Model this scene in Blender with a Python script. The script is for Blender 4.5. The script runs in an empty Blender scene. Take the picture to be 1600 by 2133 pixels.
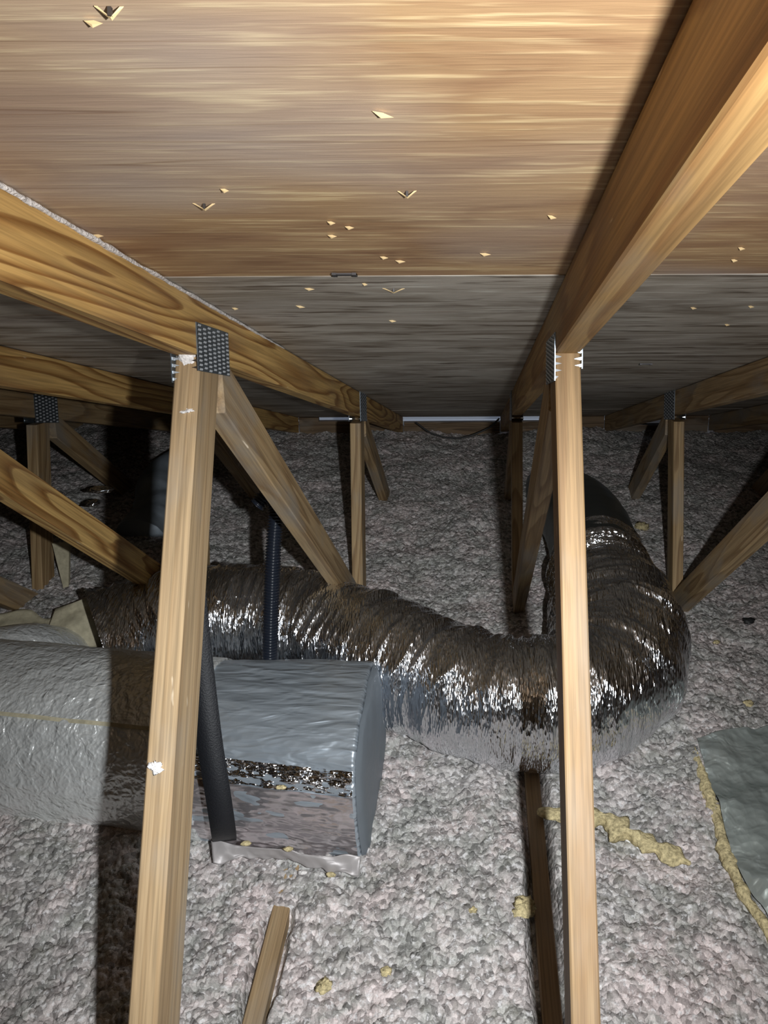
import bpy, math, random
import numpy as np
from mathutils import Vector, Matrix
C = bpy.context.scene
COL = C.collection

# ---------------------------------------------------------------- camera
PITCH = math.radians(26.4); FPX = 1600.0; PX0, PY0 = 1000.0, 1066.5; ROLL = math.radians(-0.3)
CAMZ = 1.63
cam_d = bpy.data.cameras.new('camera'); cam = bpy.data.objects.new('camera', cam_d); COL.objects.link(cam)
cam_d.sensor_fit = 'VERTICAL'; cam_d.sensor_height = 36.0; cam_d.lens = 36.0*FPX/2133.0
cam_d.shift_x = -(PX0-800.0)/2133.0; cam_d.clip_start = 0.02; cam_d.clip_end = 200
CM = Matrix.Translation((0, 0, CAMZ)) @ Matrix.Rotation(math.pi/2-PITCH, 4, 'X') @ Matrix.Rotation(ROLL, 4, 'Z')
cam.matrix_world = CM
C.camera = cam
# ---------------------------------------------------------------- exposure, sky, lamp
C.view_settings.view_transform = 'Standard'; C.view_settings.look = 'None'
C.view_settings.gamma = 1.0; C.view_settings.use_curve_mapping = False
C.view_settings.exposure = 0.0
w = bpy.data.worlds.new('World'); C.world = w; w.use_nodes = True
w.node_tree.nodes['Background'].inputs[0].default_value = (0.72, 0.82, 1.0, 1)
w.node_tree.nodes['Background'].inputs[1].default_value = 0.7
LX = 0.148
def spot(name, loc, target, power, size, blend, color, radius):
    d = bpy.data.lights.new(name, 'SPOT'); o = bpy.data.objects.new(name, d); COL.objects.link(o)
    d.energy = power; d.spot_size = math.radians(size); d.spot_blend = blend; d.color = color; d.shadow_soft_size = radius
    o.location = loc
    o.rotation_euler = (Vector(target)-Vector(loc)).to_track_quat('-Z', 'Y').to_euler()
    return o
# the torch of the person taking the picture: beam core aimed at the eave, wide spill round it
spot('torch_spill', (LX, 0.0, CAMZ-0.01), (-.1, 2.0, .3), 54, 160, 1.0, (1, .98, .96), 0.012)
spot('torch_beam', (LX, 0.0, CAMZ-0.01), (-.25, 1.72, 0), 140, 76, 1.0, (.90, .96, 1.0), 0.012)

# ---------------------------------------------------------------- helpers
def ray(px, py):
    d = Vector(((px-PX0)/FPX, -(py-PY0)/FPX, -1.0))
    return (CM.to_3x3() @ d)
CO = Vector((0, 0, CAMZ))
def at_h(px, py, h):                    # where the sight line meets height h
    d = ray(px, py); return CO + d*((h-CAMZ)/d.z)
def at_x(px, py, x):
    d = ray(px, py); return CO + d*(x/d.x)
def at_z(px, py, z):
    return CO + ray(px, py)*z
TH = PITCH-math.atan((PY0-961)/FPX)      # roof slope
DECK_H = 0.263/math.cos(TH)
SL = math.tan(TH)
def deck_z(y): return CAMZ+DECK_H-SL*y
def at_deck(px, py):
    d = ray(px, py); t = DECK_H/(d.z+SL*d.y); return CO + d*t

def link(name, me, mat, parent=None, loc=None):
    o = bpy.data.objects.new(name, me); COL.objects.link(o)
    if mat is not None:
        for m in (mat if isinstance(mat, (list, tuple)) else [mat]): me.materials.append(m)
    if loc is not None: o.location = loc
    if parent is not None: o.parent = parent
    return o
def tag(o, label, cat, group=None, kind=None):
    if label: o['label'] = label
    if cat: o['category'] = cat
    if group: o['group'] = group
    if kind: o['kind'] = kind
    return o
def empty(name, loc, label, cat, group=None):
    o = bpy.data.objects.new(name, None); COL.objects.link(o); o.location = loc
    o.empty_display_size = .1
    return tag(o, label, cat, group)
def mesh(name, v, f, smooth=False):
    me = bpy.data.meshes.new(name); me.from_pydata([tuple(p) for p in v], [], f); me.update()
    if smooth: me.polygons.foreach_set('use_smooth', [True]*len(me.polygons))
    return me
def gridmesh(name, V, cyc=False, smooth=True, caps=False):      # V: (n, m, 3) numpy; cyc closes the second axis
    n, m = V.shape[:2]
    idx = np.arange(n*m).reshape(n, m)
    if cyc:
        a = idx[:-1]; b = idx[1:]; a2 = np.roll(a, -1, 1); b2 = np.roll(b, -1, 1)
    else:
        a = idx[:-1, :-1]; a2 = idx[:-1, 1:]; b = idx[1:, :-1]; b2 = idx[1:, 1:]
    F = np.stack([a, a2, b2, b], -1).reshape(-1, 4)
    me = bpy.data.meshes.new(name)
    nf = len(F); ncap = 2 if caps else 0
    me.vertices.add(n*m); me.vertices.foreach_set('co', V.reshape(-1).astype(np.float32))
    loops = F.reshape(-1)
    starts = np.arange(nf)*4; totals = np.full(nf, 4)
    if caps:
        loops = np.concatenate([loops, idx[0][::-1], idx[-1]]); starts = np.concatenate([starts, [nf*4, nf*4+m]]); totals = np.concatenate([totals, [m, m]])
    me.loops.add(len(loops)); me.loops.foreach_set('vertex_index', loops.astype(np.int32))
    me.polygons.add(len(starts)); me.polygons.foreach_set('loop_start', starts.astype(np.int32))
    try: me.polygons.foreach_set('loop_total', totals.astype(np.int32))
    except Exception: pass
    me.update(calc_edges=True); me.validate()
    if smooth: me.polygons.foreach_set('use_smooth', np.ones(len(me.polygons), bool))
    return me
def box_vf(sx, sy, sz, c=(0, 0, 0), bev=0.0):
    hx, hy, hz = sx/2, sy/2, sz/2
    if bev <= 0:
        v = [(c[0]+i*hx, c[1]+j*hy, c[2]+k*hz) for i in (-1, 1) for j in (-1, 1) for k in (-1, 1)]
        f = [(0, 1, 3, 2), (4, 6, 7, 5), (0, 4, 5, 1), (2, 3, 7, 6), (0, 2, 6, 4), (1, 5, 7, 3)]
        return v, f
    b = bev; v = []
    for i in (-1, 1):                       # octagonal section along x
        for (y, z) in ((-hy+b, -hz), (hy-b, -hz), (hy, -hz+b), (hy, hz-b), (hy-b, hz), (-hy+b, hz), (-hy, hz-b), (-hy, -hz+b)):
            v.append((c[0]+i*hx, c[1]+y, c[2]+z))
    f = [tuple(reversed(range(8))), tuple(range(8, 16))]
    f += [(k, (k+1) % 8, (k+1) % 8+8, k+8) for k in range(8)]
    return v, f
def join_vf(parts):
    V = []; F = []
    for v, f in parts:
        n = len(V); V += list(v); F += [tuple(i+n for i in q) for q in f]
    return V, F
def vnoise(u, v, seed, pu=None, pv=None):    # smooth value noise, optional periods
    rng = np.random.RandomState(seed); T = rng.rand(256, 256)
    iu = np.floor(u).astype(int); iv = np.floor(v).astype(int); fu = u-iu; fv = v-iv
    fu = fu*fu*(3-2*fu); fv = fv*fv*(3-2*fv)
    iu1 = iu+1; iv1 = iv+1
    if pu: iu = iu % pu; iu1 = iu1 % pu
    if pv: iv = iv % pv; iv1 = iv1 % pv
    iu %= 256; iu1 %= 256; iv %= 256; iv1 %= 256
    return (T[iu, iv]*(1-fu)+T[iu1, iv]*fu)*(1-fv)+(T[iu, iv1]*(1-fu)+T[iu1, iv1]*fu)*fv
def worley(x, y, cell, seed):
    rng = np.random.RandomState(seed); J = rng.rand(256, 256, 3)
    u = x/cell; v = y/cell; iu = np.floor(u).astype(int); iv = np.floor(v).astype(int)
    best = np.zeros_like(u)
    for a in (-1, 0, 1):
        for b in (-1, 0, 1):
            ju = (iu+a) % 256; jv = (iv+b) % 256; j = J[ju, jv]
            d2 = (u-(iu+a+j[..., 0]))**2+(v-(iv+b+j[..., 1]))**2
            r = .55+.4*j[..., 2]
            best = np.maximum(best, np.sqrt(np.clip(1-d2/(r*r), 0, 1))*r)
    return best
def crom(pts, n):
    P = np.array([tuple(p) for p in pts], float)
    Q = np.vstack([2*P[0]-P[1], P, 2*P[-1]-P[-2]]); out = []
    m = len(P)-1
    for i in range(m):
        p0, p1, p2, p3 = Q[i:i+4]
        for k in range(40):
            t = k/40
            out.append(.5*((2*p1)+(-p0+p2)*t+(2*p0-5*p1+4*p2-p3)*t*t+(-p0+3*p1-3*p2+p3)*t**3))
    out.append(P[-1]); out = np.array(out)
    s = np.r_[0, np.cumsum(np.linalg.norm(np.diff(out[:, :3], axis=0), axis=1))]
    t = np.linspace(0, s[-1], n)
    return np.stack([np.interp(t, s, out[:, k]) for k in range(out.shape[1])], 1), t
def frames(P, up=(0, 0, 1)):
    T = np.gradient(P, axis=0); T /= np.linalg.norm(T, axis=1)[:, None]
    up = np.array(up, float)
    S = np.cross(T, up); S /= np.linalg.norm(S, axis=1)[:, None]
    U = np.cross(S, T)
    return T, S, U
def tube(name, pts, r, n, m, disp=None, up=(0, 0, 1), caps=True):
    P, s = crom(pts, n); 
    rr = P[:, 3] if P.shape[1] > 3 else np.full(n, r)
    P = P[:, :3]
    T, S, U = frames(P, up)
    a = np.linspace(0, 2*np.pi, m, endpoint=False)
    R = rr[:, None]*np.ones(m)[None]
    if disp is not None: R = R+disp(s[:, None]*np.ones(m)[None], a[None]*np.ones(n)[:, None])
    V = P[:, None]+S[:, None]*(np.cos(a)[None, :, None]*R[..., None])+U[:, None]*(np.sin(a)[None, :, None]*R[..., None])
    return gridmesh(name, V, cyc=True, caps=caps)

# ---------------------------------------------------------------- materials
class N:
    def __init__(s, name):
        s.m = bpy.data.materials.new(name); s.m.use_nodes = True; s.t = s.m.node_tree; s.n = s.t.nodes; s.l = s.t.links
        s.b = s.n['Principled BSDF']
    def new(s, t, **k):
        x = s.n.new(t)
        for a, v in k.items(): setattr(x, a, v)
        return x
    def set(s, sock, v):
        if hasattr(v, 'links') or isinstance(v, bpy.types.NodeSocket): s.l.new(v, sock)
        else: sock.default_value = v
    def coord(s, scale=(1, 1, 1), rnd=0.0, world=False):
        tc = s.new('ShaderNodeTexCoord'); mp = s.new('ShaderNodeMapping'); mp.inputs['Scale'].default_value = scale
        src = tc.outputs['Object']
        if world:
            src = s.new('ShaderNodeNewGeometry').outputs['Position']
        if rnd:
            oi = s.new('ShaderNodeObjectInfo'); va = s.new('ShaderNodeVectorMath', operation='SCALE'); va.inputs[0].default_value = (rnd, rnd*.71, rnd*.37)
            s.l.new(oi.outputs['Random'], va.inputs['Scale'])
            ad = s.new('ShaderNodeVectorMath', operation='ADD'); s.l.new(src, ad.inputs[0]); s.l.new(va.outputs[0], ad.inputs[1]); src = ad.outputs[0]
        s.l.new(src, mp.inputs['Vector']); return mp.outputs[0]
    def noise(s, vec, scale=5, detail=3, rough=.5, dist=0.0):
        x = s.new('ShaderNodeTexNoise'); s.l.new(vec, x.inputs['Vector'])
        x.inputs['Scale'].default_value = scale; x.inputs['Detail'].default_value = detail; x.inputs['Roughness'].default_value = rough; x.inputs['Distortion'].default_value = dist
        return x.outputs['Fac']
    def voro(s, vec, scale, feature='F1', out='Distance'):
        x = s.new('ShaderNodeTexVoronoi', feature=feature); s.l.new(vec, x.inputs['Vector']); x.inputs['Scale'].default_value = scale
        return x.outputs[out]
    def math(s, op, a, b=None, c=None):
        x = s.new('ShaderNodeMath', operation=op); s.set(x.inputs[0], a)
        if b is not None: s.set(x.inputs[1], b)
        if c is not None: s.set(x.inputs[2], c)
        return x.outputs[0]
    def ramp(s, fac, stops):
        x = s.new('ShaderNodeValToRGB'); e = x.color_ramp.elements
        while len(e) < len(stops): e.new(.5)
        for el, (p, c) in zip(e, stops):
            el.position = p; el.color = (c, c, c, 1) if isinstance(c, (int, float)) else (*c, 1)
        s.l.new(fac, x.inputs[0]); return x.outputs[0]
    def mix(s, fac, a, b, mode='MIX'):
        x = s.new('ShaderNodeMix', data_type='RGBA', blend_type=mode)
        s.set(x.inputs[0], fac)
        for sock, v in ((x.inputs[6], a), (x.inputs[7], b)):
            s.set(sock, (*v, 1) if isinstance(v, tuple) and len(v) == 3 else v)
        return x.outputs[2]
    def bump(s, h, strength=.5, dist=.01, normal=None):
        x = s.new('ShaderNodeBump'); x.inputs['Strength'].default_value = strength; x.inputs['Distance'].default_value = dist
        s.l.new(h, x.inputs['Height'])
        if normal is not None: s.l.new(normal, x.inputs['Normal'])
        return x.outputs[0]
    def out(s, color=None, rough=.6, metal=0.0, normal=None, spec=None, sheen=None):
        if color is not None: s.set(s.b.inputs['Base Color'], (*color, 1) if isinstance(color, tuple) else color)
        s.set(s.b.inputs['Roughness'], rough); s.b.inputs['Metallic'].default_value = metal
        if normal is not None: s.l.new(normal, s.b.inputs['Normal'])
        if spec is not None: s.b.inputs['Specular IOR Level'].default_value = spec
        return s.m

def wood(name, light, dark, rings=13.0, freq=(.9, 9, 9), grey=.15, contrast=1.0):
    n = N(name)
    v = n.coord(freq, rnd=37.0)
    a = n.noise(v, 1.0, 1.5, .45, .25)
    k = n.math('MULTIPLY', a, rings); k = n.math('FRACT', k)
    edge = n.ramp(k, [(0.0, 0.0), (.4, .12), (.86, 1.0*contrast), (.95, .75*contrast), (1.0, 0.0)])
    v2 = n.coord((5, 220, 220), rnd=11.0); fine = n.noise(v2, 1.0, 3, .6)
    col = n.mix(edge, light, dark)
    f2 = n.ramp(fine, [(.35, .72), (.65, 1.12)])
    col = n.mix(1.0, col, f2, 'MULTIPLY')
    v3 = n.coord((2, 5, 5), rnd=5.0); d = n.noise(v3, 1.4, 4, .6)
    dm = n.ramp(d, [(.5, 0.0), (.75, grey*2.2)])
    col = n.mix(dm, col, (.27, .24, .2))
    v4 = n.coord((14, 60, 60), rnd=5.0); sp = n.noise(v4, 1.0, 2, .5)
    spk = n.ramp(sp, [(.74, 0.0), (.80, .6)])
    col = n.mix(spk, col, (.85, .72, .55))
    h = n.math('ADD', n.math('MULTIPLY', fine, .6), n.math('MULTIPLY', edge, .3))
    return n.out(col, .62, 0, n.bump(h, .35, .0015), spec=.3)
M_gold = wood('pine golden', (.60, .38, .135), (.25, .115, .03), 11, (1.1, 9, 9), .1)
M_tan = wood('pine tan', (.34, .24, .135), (.235, .15, .075), 6, (.35, 14, 14), .35, .55)
M_brown = wood('pine brown', (.285, .185, .092), (.18, .10, .045), 6, (.4, 14, 14), .2, .6)
M_brownr = wood('pine reddish brown', (.40, .25, .10), (.23, .115, .04), 8, (.8, 9, 9), .2, .8)
M_web = wood('pine web greyish', (.39, .27, .14), (.21, .125, .055), 9, (1.0, 11, 11), .5, .85)
M_oldboard = wood('old board', (.22, .15, .09), (.11, .07, .04), 8, (1, 10, 10), .4)

def plywood(name, base, light, dark, streak, haze, knots=False):
    n = N(name)
    v = n.coord((1.5, 24, 24), rnd=21.0); a = n.noise(v, 1.0, 6, .68, .9)
    v1 = n.coord((7, 120, 120), rnd=9.0); b = n.noise(v1, 1.0, 3, .6)
    v2 = n.coord((1.8, 7, 7), rnd=3.0); c = n.noise(v2, 1.5, 3, .6, 1.2)
    col = n.mix(n.ramp(a, [(.38, 0.0), (.6, 1.0)]), dark, base)
    col = n.mix(n.ramp(c, [(.38, 0.0), (.62, .75)]), col, light)
    st = n.math('MULTIPLY', n.ramp(b, [(.53, 0.0), (.68, 1.0)]), n.ramp(c, [(.4, .15), (.62, 1.0)]))
    col = n.mix(n.math('MULTIPLY', st, streak), col, (.80, .63, .36) if not knots else (.68, .67, .6))
    v3 = n.coord((1.6, 2.6, 2.6), rnd=2.0); hz = n.noise(v3, 1.1, 2, .5)
    col = n.mix(n.ramp(hz, [(.54, 0.0), (.72, haze)]), col, (.55, .51, .48))
    # hairline dark mineral lines
    v5 = n.coord((.55, 16, 16), rnd=8.0); e = n.noise(v5, 1.0, 2, .4)
    ln = n.math('ABSOLUTE', n.math('SUBTRACT', n.math('FRACT', n.math('MULTIPLY', e, 6.0)), .5))
    col = n.mix(n.ramp(ln, [(0.0, .5), (.035, 0.0)]), col, (.2, .11, .06))
    if knots:
        v4 = n.coord((3.0, 22, 22), rnd=5.0); kk = n.noise(v4, 1.6, 3, .6)
        col = n.mix(n.ramp(kk, [(.57, 0.0), (.66, .8)]), col, (.09, .06, .035))
    hh = n.math('ADD', n.math('MULTIPLY', a, .6), b)
    return n.out(col, .6, 0, n.bump(hh, .45, .0016), spec=.25)
M_ply = plywood('plywood warm', (.40, .245, .135), (.54, .365, .195), (.27, .15, .08), 1.0, .5)
M_plyg = plywood('plywood weathered', (.36, .325, .27), (.54, .50, .44), (.17, .135, .10), 1.0, .45, True)

def insul(name, a, b, c):
    n = N(name)
    p = n.coord((1, 1, 1), world=True)
    l = n.noise(p, 3.2, 3, .6, .4); m_ = n.noise(p, 26, 3, .6); f = n.noise(p, 260, 4, .7); q = n.noise(p, 9, 4, .65, .6)
    col = n.mix(n.ramp(l, [(.38, 0.0), (.62, 1.0)]), a, b)
    col = n.mix(n.ramp(q, [(.42, 0.0), (.6, .8)]), col, c)
    cellc = n.new('ShaderNodeTexVoronoi'); n.l.new(p, cellc.inputs['Vector']); cellc.inputs['Scale'].default_value = 78
    cb = n.new('ShaderNodeSeparateColor'); n.l.new(cellc.outputs['Color'], cb.inputs[0])
    col = n.mix(1.0, col, n.ramp(cb.outputs[0], [(0, .45), (.5, .92), (1, 1.35)]), 'MULTIPLY')
    col = n.mix(n.ramp(m_, [(.56, 0.0), (.70, .65)]), col, (.24, .23, .20))
    g = n.noise(p, 75, 2, .6)
    col = n.mix(n.ramp(g, [(.56, 0.0), (.66, .7)]), col, (.80, .78, .78))
    col = n.mix(1.0, col, n.ramp(f, [(.3, .72), (.7, 1.18)]), 'MULTIPLY')
    hv = n.math('ADD', n.math('MULTIPLY', cellc.outputs['Distance'], -1.2), n.math('MULTIPLY', f, .5))
    return n.out(col, .95, 0, n.bump(hv, .8, .006), spec=.08)
M_ins = insul('blown insulation', (.53, .50, .485), (.62, .535, .52), (.36, .365, .34))

def foil(name, tint, rough, s1, s2, str1=.6, aniso=(1, 1, 1), patch=0.0, metal=1.0):
    n = N(name)
    v = n.coord(aniso)
    a = n.noise(v, s1, 2, .5, .6); b = n.voro(v, s2, 'F1')
    nb = n.bump(a, str1, .012); nb = n.bump(b, str1*.6, .004, nb)
    col = tint
    if patch:
        c = n.noise(n.coord((1, 1, 1)), 6, 3, .6); col = n.mix(n.ramp(c, [(.45, 0.0), (.7, patch)]), tint, (  .5, .46, .42))
    return n.out(col, rough, metal, nb)
M_foil = foil('crinkled foil jacket', (.80, .82, .86), .17, 26, 120, 1.0, (1.9, .45, .45))
M_wrap = foil('dull foil wrap', (.84, .86, .85), .36, 34, 95, .8, patch=.12, metal=.55)
M_tape = foil('slate foil tape', (.46, .52, .58), .36, 30, 60, 1.0, (.25, 1, 1), metal=.65)
M_bright = foil('bright foil', (.80, .82, .86), .12, 38, 90, .8)
M_lower = foil('pinkish crinkled foil', (.66, .62, .64), .24, 20, 60, .6, (.5, 1, 1), metal=.85)
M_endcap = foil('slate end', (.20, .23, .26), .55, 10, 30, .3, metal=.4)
M_flap = foil('grey foil flap', (.40, .375, .37), .5, 12, 40, .5, metal=.3)
M_sleeve = foil('dark sheet metal sleeve', (.20, .22, .22), .42, 3, 8, .1)
def plain(name, col, rough=.6, metal=0.0, bs=0, bstr=.3, spec=None, var=0.0):
    n = N(name); nb = None; c = col
    if bs:
        v = n.coord((1, 1, 1), rnd=3.0); h = n.noise(v, bs, 3, .6); nb = n.bump(h, bstr, .004)
        if var: c = n.mix(1.0, (*col, 1), n.ramp(h, [(.3, 1-var), (.7, 1+var)]), 'MULTIPLY')
    return n.out(c, rough, metal, nb, spec)
M_zinc = plain('galvanised plate', (.21, .25, .29), .38, .85, 60, .15, var=.2)
M_tooth = plain('galvanised tooth', (.72, .78, .84), .28, 1.0)
M_slot = plain('bright slot', (.62, .66, .70), .4, .25)
M_black = plain('black webbing', (.006, .007, .010), .55, 0, 300, .4)
M_hose = plain('black corrugated plastic', (.014, .018, .028), .28, 0, spec=.8)
M_fibre = plain('yellow fibreglass', (.50, .42, .24), .95, 0, 120, 1.0, .05, .45)
M_kraft = plain('cream facing paper', (.42, .38, .27), .8, 0, 40, .5, .1, .2)
M_splint = plain('fresh splinter', (.78, .60, .33), .6)
M_nail = plain('nail', (.16, .16, .17), .4, .9)
M_white = plain('white painted metal', (.8, .8, .8), .5)
M_gutter = plain('gutter', (.42, .43, .45), .6)
M_cable = plain('black cable', (.02, .02, .02), .5)
M_fluff = plain('white fluff', (.72, .69, .67), .95, 0, 160, 1.0, .05, .25)
M_dry = plain('gypsum board', (.5, .48, .45), .9)
M_batt = foil('batt facing foil', (.42, .47, .45), .36, 18, 50, .9, patch=.2, metal=.6)

# ================================================================ structure
TRX = [-2.908, -2.298, -1.688, -1.078, -0.468, 0.142, 0.752, 1.362, 1.972]
RIDGE_Y = -1.0; EAVE_Y = 4.30
XL, XR = -4.2, 3.4
# ceiling: roof deck sheets
ceil = bpy.data.objects.new('ceiling', None); COL.objects.link(ceil); ceil['kind'] = 'structure'
ceil.location = (0, 0, 0)
rows = [RIDGE_Y, -.63+.0, .248, 1.126, 2.005, 2.884, 3.763, EAVE_Y]
cosT, sinT = math.cos(TH), math.sin(TH)
def deck_matrix(x, y, off=0.0, roty=0):
    # local x = world x, local y = down the slope, local z = deck normal (up)
    M = Matrix(((1, 0, 0, 0), (0, cosT, sinT, 0), (0, -sinT, cosT, 0), (0, 0, 0, 1)))
    return Matrix.Translation((x, y, deck_z(y))) @ M @ Matrix.Translation((0, 0, off))
sheets = []
for i in range(len(rows)-1):
    y0, y1 = rows[i], rows[i+1]
    cuts = [XL] + [TRX[j] for j in ((1, 5) if i % 2 else (3, 7))] + [XR]
    if i == 3: cuts = [XL, TRX[3], TRX[7], XR]
    for a, b in zip(cuts[:-1], cuts[1:]):
        L = (y1-y0)/cosT-.003
        v, f = box_vf(b-a-.002, L+.0015, .012, (0, 0, .006+.0004*((i*7) % 3)))
        o = link('plywood_sheet', mesh('plywood_sheet', v, f), M_ply if i < 3 else M_plyg)
        o.matrix_world = deck_matrix((a+b)/2, (y0+y1)/2); o.parent = ceil
        sheets.append(o)
# far slope on the other side of the ridge (behind the camera)
v, f = box_vf(XR-XL, 5.6/cosT, .012)
o = link('plywood_sheet', mesh('plywood_sheet_back', v, f), M_ply)
o.matrix_world = Matrix.Translation(((XL+XR)/2, RIDGE_Y-2.8, deck_z(RIDGE_Y)-2.8*SL)) @ Matrix.Rotation(TH, 4, 'X'); o.parent = ceil

v, f = box_vf(XR-XL, (EAVE_Y-RIDGE_Y+.02)/cosT, .006, (0, 0, .018))
o = link('sky_block_felt', mesh('sky_block_felt', v, f), M_cable); o.matrix_world = deck_matrix((XL+XR)/2, (RIDGE_Y+EAVE_Y)/2); o.parent = ceil  # unseen layer, added to keep sky from showing between the sheets
# floor board under the insulation, gable walls
v, f = box_vf(XR-XL, 12.4, .02, ((XL+XR)/2, -1.3, -.235))
o = link('floor', mesh('floor', v, f), M_dry); o['kind'] = 'structure'
def gable(name, x):
    zr = deck_z(RIDGE_Y)+.01; ze = -.3
    ys = [(EAVE_Y+.3, deck_z(EAVE_Y+.3)), (EAVE_Y+.3, ze), (-6.8, ze), (-6.8, zr-5.8*SL), (RIDGE_Y, zr)]
    V = [(x+dx, y, z) for dx in (-.01, .01) for y, z in ys]
    F = [(0, 1, 2, 3, 4), (9, 8, 7, 6, 5)]+[(k, k+5, (k+1) % 5+5, (k+1) % 5) for k in range(5)]
    o = link(name, mesh(name, V, F), M_oldboard); o['kind'] = 'structure'
gable('wall_left', XL); gable('wall_right', XR)
v, f = box_vf(XR-XL, .02, 1.2, ((XL+XR)/2, -6.75, .2))
o = link('wall_back', mesh('wall_back', v, f), M_dry); o['kind'] = 'structure'

# eave: blocking boards between trusses, gutter outside
zE = deck_z(EAVE_Y)
allx = [XL]+TRX+[XR]
OPEN = {4: [(-.94, -.50, .010)], 5: [(-.44, .12, .019)], 6: [(.165, .37, .017)], 7: [(.90, 1.14, .08)], 8: [(1.60, 1.80, .036)]}
for k, (a, b) in enumerate(zip(allx[:-1], allx[1:])):
    a += .023; b -= .023
    top = zE+.02
    vf = [box_vf(b-a, .03, zE-.04+.25, ((a+b)/2, EAVE_Y-.03, (zE-.04-.25)/2))]
    segs = []; c = a
    for (p, q, g) in OPEN.get(k, []):
        if p > c+.01: segs.append((c, p, zE+.012))
        segs.append((max(p, c), min(q, b), zE-g)); c = q
    if c < b-.005: segs.append((c, b, zE+.012))
    for (p, q, tp) in segs:
        vf.append(box_vf(q-p, .026, tp-(zE-.04), ((p+q)/2, EAVE_Y-.03, (tp+zE-.04)/2)))
    v, f = join_vf(vf)
    o = link('trim_%d' % (k+1), mesh('blocking', v, f), M_oldboard); o['kind'] = 'structure'
v, f = join_vf([box_vf(XR-XL, .13, .004, ((XL+XR)/2, EAVE_Y+.14, zE-.10)), box_vf(XR-XL, .004, .09, ((XL+XR)/2, EAVE_Y+.205, zE-.06)),
                box_vf(XR-XL, .02, .2, ((XL+XR)/2, EAVE_Y+.07, zE-.145))])
o = link('trim_20', mesh('gutter', v, f), M_gutter); o['kind'] = 'structure'

# ================================================================ trusses
def fibre_strip(name, P, wid, hgt, seed, mat, jag=.5):
    P, s = crom([tuple(p) for p in P], 160); T, S, U = frames(P)
    m = 18; a = np.linspace(0, 2*np.pi, m, endpoint=False)
    sm = np.sin(np.linspace(0, np.pi, 160))**.35
    W = wid*sm*(1+jag*2*(vnoise(s*40, s*0, seed)-.5)); Hh = hgt*sm*(1+jag*(vnoise(s*55, s*0, seed+1)-.5))
    nz = 1+.5*(vnoise(s[:, None]*70+0*a, a[None]*3+0*s[:, None], seed+2)-.5)
    V = P[:, None]+S[:, None]*(np.cos(a)[None, :, None]*(W[:, None]*nz)[..., None])+U[:, None]*(np.sin(a)[None, :, None]*(Hh[:, None]*nz)[..., None])
    return link(name, gridmesh(name, V, cyc=True, caps=True), mat)
TT = .0406; DP = .089
def yz(px_y, z):       # image row and optical depth -> (Y, Z) in a truss plane
    yc = (PY0-px_y)/FPX*z
    return Vector((z*math.cos(PITCH)+yc*math.sin(PITCH), CAMZ-z*math.sin(PITCH)+yc*math.cos(PITCH)))
def member(name, p0, p1, x, mat, parent, depth=DP, thick=TT, cut0=0, cut1=0):
    d = Vector((0, p1[0]-p0[0], p1[1]-p0[1])); L = d.length; d.normalize()
    v, f = box_vf(L, thick, depth, (0, 0, 0), .0025)
    # slanting end cuts
    v = [(vx+(cut0 if vx < 0 else cut1)*(vz/depth*2), vy, vz) for vx, vy, vz in v]
    o = link(name, mesh(name, v, f), mat)
    ax = d; ay = Vector((-1, 0, 0)); az = ax.cross(ay)
    if az.z < 0: ay = -ay; az = -az
    M = Matrix((ax, ay, az)).transposed().to_4x4()
    o.matrix_world = Matrix.Translation((x, (p0[0]+p1[0])/2, (p0[1]+p1[1])/2)) @ M
    o.parent = parent; o.matrix_parent_inverse = parent.matrix_world.inverted()
    return o
def off(p0, p1, s):    # shift a line sideways in the truss plane
    d = (p1-p0).normalized(); n_ = Vector((-d.y, d.x)); return p0+n_*s, p1+n_*s
wf = (yz(735, 1.235), yz(2133, 1.055))
def ext(p0, p1, zt):   # extend the line down to height zt
    d = p1-p0; return p1+d*((zt-p1.y)/d.y)
web1a, web1b = wf[0]+(wf[0]-wf[1]).normalized()*.02, ext(*wf, -.085)
d1a, d1b = yz(760, 1.376), yz(1165, 2.51); d1e = ext(d1a, d1b, -.085)
w2a, w2b = yz(875, 2.89), yz(1185, 2.92); w2e = ext(w2a, w2b, -.085)
LBL = {0: 'dark truss farthest to the left, almost lost in the shadow', 1: 'shadowed truss second from the far left, behind the others',
       2: 'truss whose grey plate and short post show in the left-edge gap',
       3: 'truss with striped rafter and long diagonal entering at left edge',
       4: 'near left truss with golden swirl-grained rafter, fluffy plate and tan post',
       5: 'near right truss with big rafter at upper right and orange-tan post',
       6: 'truss with grey plate and slim greyish post near right edge',
       7: 'dark truss beyond the right edge, only its far end in view', 8: 'outermost right truss hidden in darkness by the gable'}
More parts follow.
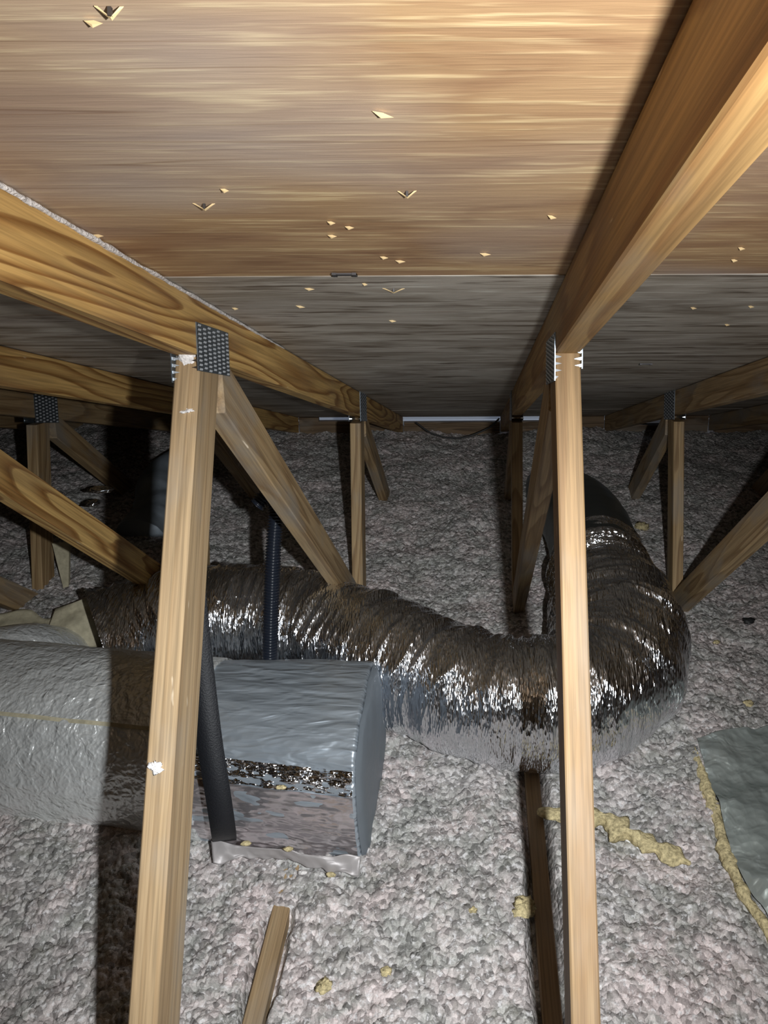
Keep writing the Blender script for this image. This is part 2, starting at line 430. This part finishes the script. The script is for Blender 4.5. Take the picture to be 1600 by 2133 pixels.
def plate(x, cy, cz, ang, L, Hh, side, parent, detail):
    # pressed-steel connector plate lying on one face of the truss, with its slots and teeth
    ax = Vector((0, math.cos(ang), math.sin(ang))); az = Vector((0, -math.sin(ang), math.cos(ang))); ay = az.cross(ax)
    M = Matrix((ax, ay, az)).transposed().to_4x4()
    xx = x+side*(TT/2+.0012)
    v, f = box_vf(L, .0016, Hh)
    o = link('connector_plate', mesh('connector_plate', v, f), M_zinc)
    o.matrix_world = Matrix.Translation((xx, cy, cz)) @ M; o.parent = parent; o.matrix_parent_inverse = parent.matrix_world.inverted()
    sgn = 1 if (M.to_3x3() @ Vector((0, 1, 0))).x*side > 0 else -1    # local y that points outwards
    nc, nr = (7, 11) if detail else (7, 10)
    parts = []; teeth = []
    for i in range(nc):
        for j in range(nr):
            a = -L/2+L*(i+.5)/nc; b = -Hh/2+Hh*(j+.5+(.35 if i % 2 else -.1))/nr
            if abs(b) > Hh/2-.002: continue
            w_ = L/nc*.62; h_ = Hh/nr*.42
            parts.append(([(a-w_/2, sgn*.0009, b-h_/2), (a+w_/2, sgn*.0009, b-h_/2), (a+w_/2, sgn*.0020, b+h_/2), (a-w_/2, sgn*.0020, b+h_/2),
                           (a-w_/2, sgn*.0008, b+h_/2+.0006), (a+w_/2, sgn*.0008, b+h_/2+.0006)], [(0, 1, 2, 3), (3, 2, 5, 4)]))
    v, f = join_vf(parts)
    s_ = link('slot', mesh('slot', v, f), M_slot, o); s_['kind'] = 'stuff'
    # teeth on the inner side where the plate overhangs the post (towards the camera, i.e. -local x)
    for j in range(7):
        b = -Hh/2+Hh*(j+.5)/7
        for a0 in (-L/2+.003, -L/2+.012):
            if not detail and a0 > -L/2+.01: continue
            teeth.append(([(a0, -sgn*.0008, b-.0024), (a0, -sgn*.0008, b+.0024), (a0+.006, -sgn*.0008, b), (a0+.002, -sgn*.0115, b)], [(0, 1, 3), (1, 2, 3), (2, 0, 3)]))
    v, f = join_vf(teeth)
    t_ = link('tooth', mesh('tooth', v, f), M_tooth, o); t_['kind'] = 'stuff'
    return o
for k, x in enumerate(TRX):
    t = empty('roof_truss', (x, 2.0, 0), 'wooden roof ' + LBL[k], 'roof truss', 'roof trusses')
    bpy.context.view_layer.update()
    mr = {4: M_gold, 3: M_gold, 5: M_brownr}.get(k, M_web)
    mp = {4: M_tan, 5: M_brown}.get(k, M_web)
    g = .0015
    # top chord
    def dk(y): return Vector((y, deck_z(y)))
    a, b = off(dk(RIDGE_Y+.02), dk(EAVE_Y-.03), -(DP/2+g)); member('rafter', a, b, x, mr, t)
    a2 = Vector((RIDGE_Y-.02, deck_z(RIDGE_Y)-.06)); member('rafter', a2, Vector((RIDGE_Y-5.4, deck_z(RIDGE_Y)-.06-5.4*SL)), x, M_web, t)
    # bottom chord
    topb = {5: .012, 4: .012}.get(k, -.02)
    member('ceiling_joist', Vector((-6.4, topb-DP/2)), Vector((EAVE_Y-.03, topb-DP/2)), x, M_tan if k == 4 else M_brown, t)
    # webs; the tan post at the front, diagonal behind, second post and second diagonal
    n_ = (web1b-web1a).normalized(); nn = Vector((-n_.y, n_.x))
    if nn.y > 0: nn = -nn
    member('post', web1a+nn*DP/2, web1b+nn*DP/2, x, M_tan if k == 4 else (M_gold if k == 3 else mp), t, cut0=.02)
    n_ = (d1e-d1a).normalized(); nn = Vector((-n_.y, n_.x))
    if nn.y > 0: nn = -nn
    member('diagonal_brace', d1a+nn*DP/2-n_*.02, d1e+nn*DP/2, x, M_web if k != 3 else M_gold, t, cut0=-.03)
    n_ = (w2e-w2a).normalized(); nn = Vector((-n_.y, n_.x))
    if nn.x < 0: nn = -nn
    member('post', w2a+nn*DP/2, w2e+nn*DP/2, x, M_web, t, cut0=.01)
    a, b = yz(880, 3.02), yz(1030, 3.76); e = ext(a, b, -.085)
    member('diagonal_brace', a, e, x, M_web, t, cut0=-.03)
    # connector plates
    if k == 4:
        P = [(x+TT/2+.001, y, deck_z(y)-.0035) for y in np.linspace(.15, 1.75, 9)]
        q = fibre_strip('overspill_bead', P, .0028, .0028, 61, M_fluff, .9)  # pale bead of overspill where rafter meets deck
        q.parent = t; q.matrix_parent_inverse = t.matrix_world.inverted(); q['label'] = 'pale overspill bead along the top of the rafter'
    c = yz(735, 1.295); c2 = yz(842, 2.955)
    for sd in (-1, 1):
        rot = -TH+math.radians(3.0)
        if k in (2, 3, 4, 5, 6):
            plate(x, c.x+(.0 if sd == 1 else -.004), c.y+(.006 if sd == 1 else -.012), rot, .155, .076, sd, t, True)
            plate(x, c2.x, c2.y, rot, .16, .125, sd, t, False)

# ================================================================ insulation floor
def base_h(x, y):
    h = .03*(vnoise(x*1.3+9, y*1.3+4, 5)-.5)+.035*(vnoise(x*3.1+3, y*3.1+7, 6)-.5)
    h += .05*np.clip((y-2.6)/1.5, 0, 1)*vnoise(x*1.7+5, y*1.7, 8)
    h += .10*np.clip((-x-1.0)/1.0, 0, 1)*np.clip((y-1.9)/.8, 0, 1)
    return h
def chord_mask(x, y):
    m = np.zeros_like(x)
    wob = .006*(vnoise(y*40, y*0+2, 31)-.5)+.01*(vnoise(y*14, y*0+2, 32)-.5)
    m = np.maximum(m, np.clip((.045+wob-np.abs(x-.142))/.02, 0, 1)*np.clip((1.86-y)/.05, 0, 1))
    m = np.maximum(m, np.clip((.036+wob-np.abs(x+.468))/.016, 0, 1)*np.clip((1.20-y)/.03, 0, 1))
    return m
def ins_h(X, Y, fine=True):
    wx = X+.012*(vnoise(X*40, Y*40, 11)-.5); wy = Y+.012*(vnoise(X*40+50, Y*40, 12)-.5)
    h = base_h(X, Y)
    h += .010*(worley(wx, wy, .050, 3)-.5)+.022
    h += .022*(vnoise(X*11, Y*11, 22)-.5)
    if fine:
        h += .009*(worley(wx, wy, .021, 4)-.5)+.0075*(worley(wx+.003*vnoise(X*200, Y*200, 13), wy, .012, 7)-.5)+.004*(vnoise(X*260, Y*260, 14)-.5)
    m = chord_mask(X, Y)
    h = h*(1-m)+(-.02)*m
    # never poke through the roof
    h = np.minimum(h, deck_z(Y)-.03)
    return h
ys = [.35]
while ys[-1] < 4.24: ys.append(ys[-1]+.0034+.0024*max(0, ys[-1]-.5))
ys = np.array(ys); zz = ys*math.cos(PITCH)+CAMZ*math.sin(PITCH)
NC = 900; tt = np.linspace(0, 1, NC)
X = (-(.66*zz+.25))[:, None]*(1-tt)[None]+((.42*zz+.25))[:, None]*tt[None]
X = np.clip(X, XL+.02, XR-.02)
Y = ys[:, None]*np.ones(NC)[None]
Z = ins_h(X, Y)
o = link('blown_insulation', gridmesh('blown_insulation', np.stack([X, Y, Z], -1)), M_ins)
tag(o, 'loose grey and pinkish blown insulation covering the attic floor', 'insulation', kind='stuff')
# coarser insulation carrying on outside the frame
xs = np.linspace(XL+.02, XR-.02, 260); y2 = np.linspace(-6.6, 4.2, 340)
X2, Y2 = np.meshgrid(xs, y2); Z2 = ins_h(X2, Y2, False)-.03
o = link('insulation_bed', gridmesh('insulation_bed', np.stack([X2, Y2, Z2], -1)), M_ins)
tag(o, 'deeper bed of insulation under the loose top layer', 'insulation', kind='stuff')

# ================================================================ flexible foil duct
def wrinkle(amp1, amp2, R, seed=1, along=85):
    def f(s, a):
        k = a/(2*np.pi)
        w1 = vnoise(s*along+2.0*vnoise(s*12, k*6, seed+3, pv=6), k*9, seed, pv=9)
        w2 = vnoise(s*along*.42+1.5*vnoise(s*9, k*5, seed+4, pv=5), k*6, seed+1, pv=6)
        w3 = vnoise(s*along*2.2, k*40, seed+2, pv=40)
        w4 = vnoise(s*14, k*5, seed+6, pv=5)
        r = 1-np.abs(2*w2-1)
        return amp1*(w1-.5)+amp2*(r-.5)+amp1*.45*(w3-.5)+.02*(w4-.5)
    return f
hc = .165; RD = .185
def dp(px, py, h=hc, r=RD):
    p = at_h(px, py, h); return (p.x, p.y, p.z, r)
path = [dp(215, 1345, .15), dp(330, 1305, .16), dp(450, 1292), dp(590, 1298), dp(740, 1345), dp(890, 1408), dp(1020, 1452), dp(1140, 1466, .16, .185), dp(1235, 1440, .165, .195), dp(1283, 1370, .175, .215), dp(1282, 1290, .185, .215), dp(1262, 1232, .19, .19), dp(1252, 1212, .2, .175)]
fd = empty('flexible_duct', (path[6][0], path[6][1], 0), 'crinkled silver foil flexible duct curving across the insulation to the right bend', 'duct')
bpy.context.view_layer.update()
o = link('foil_jacket', tube('foil_jacket', path, RD, 900, 200, wrinkle(.007, .016, RD, 3, 60)), M_foil)
o.parent = fd; o.matrix_parent_inverse = fd.matrix_world.inverted()
def par(o, p): o.parent = p; o.matrix_parent_inverse = p.matrix_world.inverted(); return o
col = [dp(1254, 1222, .2, .165), dp(1251, 1209, .2, .178), dp(1248, 1196, .2, .178), dp(1246, 1186, .2, .165)]
o = par(link('foil_tape_collar', tube('foil_tape_collar', col, .15, 60, 200, wrinkle(.012, .018, .15, 13, 120)), M_bright), fd)
slv = [dp(1248, 1200, .2, .16), dp(1240, 1160, .2, .165), dp(1228, 1115, .19, .17), dp(1205, 1075, .14, .17), dp(1175, 1050, .04, .17), dp(1150, 1040, -.08, .17)]
o = par(link('metal_sleeve', tube('metal_sleeve', slv, .14, 80, 64, lambda s, a: .0025*np.cos(s*2*np.pi/.075)**16), M_sleeve), fd)
o['label'] = 'smooth dark metal sleeve'
ring = [dp(1244, 1172, .2, .168), dp(1241, 1160, .2, .170)]
o = par(link('foil_tape_band', tube('foil_tape_band', ring, .145, 14, 120, wrinkle(.004, .006, .15, 23, 120)), M_bright), fd)

def blob(name, c, sx, sy, sz, seed, mat, rough=.35, n=26, m=34, parent=None):
    th = np.linspace(.03, np.pi-.03, n)[:, None]*np.ones(m)[None]; ph = np.linspace(0, 2*np.pi, m, endpoint=False)[None]*np.ones(n)[:, None]
    r = 1+rough*(vnoise(th*3+seed, ph/(2*np.pi)*8, seed, pv=8)-.5)*2+rough*.6*(vnoise(th*9+seed, ph/(2*np.pi)*22, seed+1, pv=22)-.5)*2
    V = np.stack([sx*r*np.sin(th)*np.cos(ph), sy*r*np.sin(th)*np.sin(ph), sz*r*np.cos(th)], -1)
    o = link(name, gridmesh(name, V, cyc=True, caps=True), mat, None, tuple(c))
    if parent is not None: par(o, parent)
    return o
p = at_h(1112, 1392, .30); blob('fiberglass_patch', (p.x, p.y, p.z), .022, .03, .03, 4, M_fibre, .4, parent=fd)['label'] = 'yellow fibreglass showing through a tear in the foil'

# ================================================================ wrapped trunk duct
tk = empty('trunk_duct', (-.8, 1.63, 0), 'large foil-wrapped trunk duct at left ending in a squared silver box', 'duct')
bpy.context.view_layer.update()
# axis from right end (x=-.29) to beyond the left edge
A = np.array([-.285, 1.555, .095]); B = np.array([-1.75, 1.765, .095]); ax = (B-A)/np.linalg.norm(B-A)
sd = np.array([0, -1.0, 0])        # towards the camera, so that the cut end faces straight down the attic
upv = np.array([0, 0, 1.0])
def section(s, a, r, e, sq=1.0):
    c = np.cos(a); q = np.sin(a)
    den = (np.abs(c)**e+np.abs(q)**e)**(1/e)
    return c/den*r, q/den*r*sq
def shell(name, s0, s1, r, e, n, m, amp, seed, mat, a0=0, a1=2*np.pi, cyc=True, caps=True, rfun=None, sc=(10, 4)):
    s = np.linspace(s0, s1, n)[:, None]*np.ones(m)[None]
    a = (np.linspace(a0, a1, m, endpoint=not cyc))[None]*np.ones(n)[:, None]
    ee = e(s) if callable(e) else e
    rr = (rfun(s, a) if rfun else r)
    rr = rr+amp*(vnoise(s*sc[0]+3, a*sc[1], seed)-.5)+amp*.5*(vnoise(s*sc[0]*3, a*sc[1]*3+9, seed+1)-.5)
    u, w_ = section(s, a, rr, ee)
    V = A+ax*s[..., None]+sd*u[..., None]+upv*w_[..., None]
    return par(link(name, gridmesh(name, V, cyc=cyc, caps=caps), mat), tk)
RT = .245
shell('duct_wrap', .44, 1.5, RT, 2.1, 160, 160, .006, 41, M_wrap, sc=(9, 6))
shell('seam_flange', .44, 1.5, RT, 2.1, 90, 12, .006, 43, M_kraft, a0=.90, a1=.94, cyc=False, caps=False, rfun=lambda s, a: RT+.007+.003*np.sin(s*30), sc=(22, 4))
# end box: squared shell
eb = lambda s: 2.0+1.2*np.clip((.46-s)/.46, 0, 1)**.8
def rbox(s, a): return .238+.0*s
shell('end_box', .012, .46, .24, eb, 120, 300, .006, 51, M_tape, sc=(6, 9), rfun=lambda s, a: .240-.02*np.clip((.02-s)/.02, 0, 1))
def panel(name, s0, s1, a0, a1, amp, seed, mat, lift=.003, sc=(40, 22), n=140, m=120):
    return shell(name, s0, s1, .24, eb, n, m, amp, seed, mat, a0=a0, a1=a1, cyc=False, caps=False, rfun=lambda s, a: .240+lift+0*s, sc=sc)
panel('bright_foil_strip', .02, .46, .50, .72, .012, 61, M_bright, .004, (34, 24))['label'] = 'mirror-bright crinkled foil strip'
panel('lower_foil_panel', .02, .46, -.62, .49, .008, 67, M_lower, .0035, (14, 10))
# end cap disc (rounded)
s = 24; m = 120
rr = np.linspace(0.001, 1, s)[:, None]*np.ones(m)[None]; aa = np.linspace(0, 2*np.pi, m, endpoint=False)[None]*np.ones(s)[:, None]
u, w_ = section(0, aa, .236*rr, 3.2)
V = A+ax*((.012-.018*np.sqrt(np.clip(1-rr**6, 0, 1)))[..., None]+.004*(vnoise(u*20+5, w_*20+5, 77)-.5)[..., None])+sd*u[..., None]+upv*w_[..., None]
par(link('end_cap', gridmesh('end_cap', V, cyc=True), M_endcap), tk)
# loose flap along the lower front edge
n, m = 80, 16
ss = np.linspace(.0, .36, n)[:, None]*np.ones(m)[None]; tq = np.linspace(0, 1, m)[None]*np.ones(n)[:, None]
FT = np.array([tuple(at_h(px, py, .085)) for px, py in ((752, 1780), (680, 1780), (600, 1772), (520, 1762), (440, 1748))])
FB = np.array([tuple(at_h(px, py, .050)) for px, py in ((747, 1824), (680, 1812), (600, 1792), (520, 1788), (445, 1800))])
FT, _ = crom([tuple(q) for q in FT], n); FB, _ = crom([tuple(q) for q in FB], n)
V = FT[:, None]*(1-tq[..., None])+FB[:, None]*tq[..., None]
V[..., 2] += .012*(vnoise(ss*30, tq*3, 9)-.5); V[..., 1] += .01*(vnoise(ss*55, tq*2+4, 19)-.5)*tq
o = par(link('loose_flap', gridmesh('loose_flap', V), M_flap), tk); o.modifiers.new('s', 'SOLIDIFY').thickness = .002
for i, (px, py) in enumerate(((630, 1818), (690, 1822), (585, 1640), (512, 1757), (600, 1768))):
    q = at_h(px, py, .05 if py > 1700 else .14)
    if i > 1: q = at_z(px, py, 1.80 if py > 1700 else 1.775)
    blob('fiberglass_bit', q, .012, .006, .005, 90+i, M_fibre if i else M_fluff, .3, 8, 12, parent=tk)

# black strap over the box and corrugated hose behind it
def ribbon(name, pts, width, wdir, mat, thick=.002):
    P, s = crom(pts, 60); W = np.array(wdir, float)
    V = np.stack([P-W*width/2, P, P+W*width/2], 1)
    o = link(name, gridmesh(name, V, smooth=False), mat); mo = o.modifiers.new('solid', 'SOLIDIFY'); mo.thickness = thick; mo.offset = 0
    return o
# strap follows the front of the trunk (local coords on trunk surface) then hangs from the post
def tks(s, a, r): 
    u, w_ = section(np.array(s), np.array(a), r, eb(np.array(s))); return tuple(A+ax*s+sd*u+upv*w_)
pts = [tuple(at_z(388, 1120, 1.70)), tuple(at_z(403, 1250, 1.71)), tuple(at_z(418, 1390, 1.72)), tuple(at_z(436, 1540, 1.725)), tuple(at_z(455, 1660, 1.745)), tuple(at_z(466, 1735, 1.79)), tuple(at_z(468, 1752, 1.88)), ]
o = ribbon('hanger_strap', pts,   .056, (1, .12, 0), M_black)
tag(o, 'flat black strap slanting down across the front of the silver box', 'strap')
hp = [tuple(at_z(536, 1052, 2.2)), tuple(at_z(558, 1030, 2.2)), tuple(at_z(574, 1060, 2.2)), tuple(at_z(570, 1140, 2.21)), tuple(at_z(566, 1240, 2.24)), tuple(at_z(563, 1340, 2.27)), tuple(at_z(562, 1430, 2.31))]
o = link('corrugated_hose', tube('corrugated_hose', hp, .0195, 900, 28, lambda s, a: .0032*np.cos(s*2*np.pi/.0088)), M_hose)
tag(o, 'thin black corrugated hose standing behind the silver box', 'hose')

# ================================================================ loose pieces on the floor
def floor_z(x, y): return float(ins_h(np.array([[x]]), np.array([[y]]), False)[0, 0])
def fz(px, py, h=0.0):
    p = at_h(px, py, h); return Vector((p.x, p.y, floor_z(p.x, p.y)))
# foil faced batt at the right edge
bt = empty('foil_faced_batt', tuple(at_h(1590, 1760, 0)), 'grey foil-faced insulation batt lying at the right edge, yellow fibres along its side', 'insulation batt')
bpy.context.view_layer.update()
edge = [(1452, 1540), (1470, 1600), (1500, 1690), (1520, 1760), (1560, 1850), (1600, 1905), (1640, 1990)]
E = np.array([tuple(at_h(a, b, .04)) for a, b in edge]); Ep, _ = crom([tuple(e) for e in E], 90)
far_ = Ep+np.array([.62, .10, 0])
tq = np.linspace(0, 1, 90)[None, :, None]
V = Ep[:, None]*(1-tq)+far_[:, None]*tq
V[..., 2] = .035+.03*(vnoise(V[..., 0]*9, V[..., 1]*9, 71)-.4)+.018*(vnoise(V[..., 0]*26, V[..., 1]*26, 72)-.5)+.02*np.sin(np.clip(tq[..., 0]*6, 0, 1)*math.pi/2)
o = par(link('foil_facing', gridmesh('foil_facing', V), M_batt), bt)
E2 = [(p[0]-.008, p[1]-.012, .022) for p in E]
par(fibre_strip('fiberglass_edge', E2, .017, .017, 5, M_fibre), bt)['label'] = 'ragged yellow fibreglass edge'
P = [at_h(a, b, .03) for a, b in ((1118, 1690), (1180, 1700), (1250, 1704), (1310, 1738), (1380, 1772), (1440, 1800))]
o = fibre_strip('fiberglass_strip', P, .026, .018, 15, M_fibre, .7)
tag(o, 'ragged yellow fibreglass strip lying behind the near right post', 'insulation scrap')
tufts = [((1090, 1905), .026, 'pale yellow tuft on the insulation left of the bare brown joist', 'y'), ((678, 2068), .017, 'yellow tuft near the bottom edge right of the tan joist', 'y'),
         ((1555, 1480), .016, 'pale tuft above the foil batt at the right', 'y'), ((1490, 1350), .012, 'small yellowish tuft right of the duct bend', 'y'),
         ((805, 2040), .010, 'small yellow tuft at bottom, right of the larger one', 'y'), ((985, 1920), .009, 'tiny yellow tuft between the posts', 'y'),
         ((1335, 1112), .028, 'yellow chunk beside the shiny tape collar', 'y'), ((1140, 1590), .016, 'yellow tuft at the duct underside beside the right post', 'y')]
for i, ((px, py), r, lab, cc) in enumerate(tufts):
    q = fz(px, py); blob_o = blob('fiberglass_tuft', (q.x, q.y, q.z+r*.35), r, r*.9, r*.5, 100+i*3, M_fibre, .45, 14, 20)
    tag(blob_o, lab, 'insulation scrap')
# white stick
a = at_h(1302, 1748, .012); b = at_h(1338, 1772, .012)
o = link('white_stick', tube('white_stick', [tuple(a), tuple((a+b)/2), tuple(b)], .0028, 8, 8), M_white)
tag(o, 'short white stick lying below the yellow fibreglass strip', 'stick')
# cream facing scraps behind the trunk at the left
def sheet_scrap(name, pts, wid, seed, mat, lab, lift=.05, tilt=.5):
    P, s = crom([tuple(p) for p in pts], 60); m = 14
    t_ = np.linspace(-1, 1, m)
    V = P[:, None]+np.array([0, 1.0, 0])*(t_[None, :, None]*wid*(1-.3*tilt))+np.array([0, 0, 1.0])*(t_[None, :, None]*wid*tilt)
    V = V+np.array([0, 0, 1.0])*(.05*(vnoise(s[:, None]*9+t_*0, t_[None]*1.3+3+0*s[:, None], seed)-.5))[..., None]+np.array([0, 1.0, 0])*(.05*(vnoise(s[:, None]*13+t_*0, t_[None]*2+7+0*s[:, None], seed+1)-.5))[..., None]
    o = link(name, gridmesh(name, V), mat); o.modifiers.new('s', 'SOLIDIFY').thickness = .006
    return tag(o, lab, 'insulation scrap')
sheet_scrap('facing_scrap', [at_h(-60, 1335, .08), at_h(40, 1310, .09), at_h(110, 1318, .09)], .07, 3, M_kraft, 'crumpled cream facing scrap at the left edge behind the trunk duct', tilt=.45)
sheet_scrap('facing_scrap', [at_h(105, 1315, .1), at_h(165, 1300, .12), at_h(225, 1292, .11)], .09, 8, M_kraft, 'folded yellowish facing scrap against the trunk duct beside the left post', tilt=.7)

# second duct seen over the trunk at the left edge
p0 = at_h(-220, 1395, .10); p1 = at_h(-40, 1385, .10); p2 = at_h(75, 1375, .08); p3 = at_h(130, 1380, -.02)
o = link('branch_duct', tube('branch_duct', [tuple(p0), tuple(p1), tuple(p2), tuple(p3)], .12, 90, 70, wrinkle(.003, .004, .1, 43, 30)), M_wrap)
tag(o, 'small foil-wrapped branch duct at the left edge behind the big one', 'duct')
# grey duct far back left
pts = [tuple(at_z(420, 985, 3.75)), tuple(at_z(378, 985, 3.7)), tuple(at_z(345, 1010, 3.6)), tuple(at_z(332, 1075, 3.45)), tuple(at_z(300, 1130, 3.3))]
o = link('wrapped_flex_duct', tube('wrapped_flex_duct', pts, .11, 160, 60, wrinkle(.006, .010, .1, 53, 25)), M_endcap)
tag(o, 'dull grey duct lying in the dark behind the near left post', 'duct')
# glinting scraps
for i, (px, py) in enumerate(((208, 1020), (192, 1047))):
    q = at_z(px, py, 3.15)
    o = blob('foil_scrap', (q.x, q.y, q.z), .055 if i == 0 else .03, .03, .006, 200+i, M_bright, .35, 12, 16)
    tag(o, ['upper glinting foil scrap in the dark at left', 'lower small glinting foil scrap in the dark at left'][i], 'foil scrap')
# small dark scrap on insulation at right
q = fz(1556, 1314); tag(blob('dark_scrap', (q.x, q.y, q.z+.02), .022, .016, .007, 300, M_cable, .4, 10, 14), 'small black scrap on the insulation right of the duct bend', 'scrap')
# broken lath behind the far left post
a = at_z(128, 1130, 2.95); b = at_z(140, 1232, 2.95)
v, f = box_vf((a-b).length, .02, .06, (0, 0, 0)); v = [(x_, y_, z_*(1 if x_ < 0 else .25)) for x_, y_, z_ in v]
o = link('broken_lath', mesh('broken_lath', v, f), M_kraft); o.location = (a+b)/2
o.rotation_euler = (b-a).to_track_quat('X', 'Y').to_euler(); tag(o, 'pale splintered lath hanging below the far left post', 'lath')

# fluff caught on the plate and posts
def fluff(px, py, z, sx, sz, lab, seed):
    q = at_z(px, py, z); o = blob('insulation_fluff', (q.x, q.y, q.z), sx, .008, sz, seed, M_fluff, .5, 20, 26); tag(o, lab, 'fluff')
fluff(390, 745, 1.235, .014, .026, 'white fluffy tuft caught between the plates of the near left truss', 401)
fluff(393, 855, 1.222, .011, .004, 'small white fleck on the near left post below the plate', 404)
fluff(326, 1600, 1.118, .009, .009, 'white fleck halfway down the near left post', 407)

# eave cable
pts = [at_x(868, 885, -.30), at_z(905, 905, 4.3), at_z(960, 912, 4.3), at_z(1015, 893, 4.3), at_z(1040, 872, 4.25)]
pts[0] = at_z(866, 880, 4.3)
o = link('cable', tube('cable', [tuple(p) for p in pts], .005, 60, 8), M_cable); tag(o, 'thin black cable sagging along the eave between the two near trusses', 'cable')

# ---------------------------------------------------------------- splinters and clips on the deck (parts of the sheets)
def sheet_at(p):
    for s_ in sheets:
        q = s_.matrix_world.inverted() @ p
        dx = [v.co for v in s_.data.vertices]
        if min(c.x for c in dx) <= q.x <= max(c.x for c in dx) and min(c.y for c in dx) <= q.y <= max(c.y for c in dx): return s_
    return sheets[0]
bpy.context.view_layer.update()
def splinter(px, py, wpx, kind, seed):
    p = at_deck(px, py); sc = wpx/FPX*(p-CO).dot(ray(1000, 1066).normalized())
    s_ = sheet_at(p); r = random.Random(seed)
    if kind == 'V':     # torn V of veneer hanging below a nail point
        L = sc*.5
        parts = []
        for sx in (-1, 1):
            tip = (0, L*.4, -.006); w_ = L*.32
            v = [(sx*L, -L*.1, -.0005), (sx*L*.75, -L*.1-w_*.2, -.0005), (0, L*.4-w_, -.0055), tip, (sx*L, -L*.1, .0), (0, L*.4, -.004)]
            parts.append((v, [(0, 1, 2, 3), (3, 2, 5), (0, 3, 5, 4), (1, 0, 4), (4, 5, 2, 1)]))
        v, f = join_vf(parts)
    else:
        L = sc*.5; w_ = max(.0008, L*.10)
        v = [(-L, -w_, -.0005), (-L*.2, w_, -.004), (L, 0, -.002), (-L*.1, -w_*1.4, -.003), (0, 0, 0.0)]
        if kind == 'D': v = [(x_, y_+x_*.5, z_) for x_, y_, z_ in v]
        f = [(0, 3, 2, 1), (0, 1, 4), (1, 2, 4), (2, 3, 4), (3, 0, 4)]
    o = link('splinter', mesh('splinter', v, f), M_splint)
    M = deck_matrix(p.x, p.y); o.matrix_world = M @ Matrix.Rotation(r.uniform(-.08, .08), 4, 'Z')
    o.parent = s_; o.matrix_parent_inverse = s_.matrix_world.inverted()
    if kind == 'V':
        v, f = box_vf(.0022, .0022, .005, (0, sc*.03, -.0025))
        o2 = link('nail_point', mesh('nail_point', v, f), M_nail); o2.matrix_world = M; o2.parent = s_; o2.matrix_parent_inverse = s_.matrix_world.inverted()
for i, a in enumerate([(228, 14, 60, 'V'), (195, 42, 40, 'S'), (425, 424, 46, 'V'), (798, 235, 42, 'D'), (848, 398, 40, 'V'), (468, 393, 18, 'S'), (690, 461, 18, 'S'), (728, 471, 20, 'S'), (692, 489, 20, 'S'),
                       (205, 488, 22, 'S'), (800, 534, 18, 'S'), (834, 542, 22, 'S'), (1011, 527, 24, 'S'), (1150, 449, 20, 'D'), (645, 600, 22, 'S'), (820, 601, 46, 'V'), (626, 637, 18, 'D'), (818, 667, 16, 'S'),
                       (490, 641, 14, 'S'), (760, 590, 12, 'S'), (1545, 515, 16, 'S'), (1530, 540, 14, 'S'), (1565, 637, 14, 'S'), (1445, 640, 14, 'S'), (1515, 675, 12, 'S')]):
    splinter(*a, seed=i)
def clip(px, py):
    p = at_deck(px, py); s_ = sheet_at(p)
    v, f = join_vf([box_vf(.034, .010, .002, (0, 0, -.002)), box_vf(.006, .014, .003, (-.014, 0, -.0025)), box_vf(.006, .014, .003, (.014, 0, -.0025))])
    o = link('panel_clip', mesh('panel_clip', v, f), M_nail); o.matrix_world = deck_matrix(p.x, p.y); o.parent = s_; o.matrix_parent_inverse = s_.matrix_world.inverted()
clip(718, 569); clip(1345, 757)
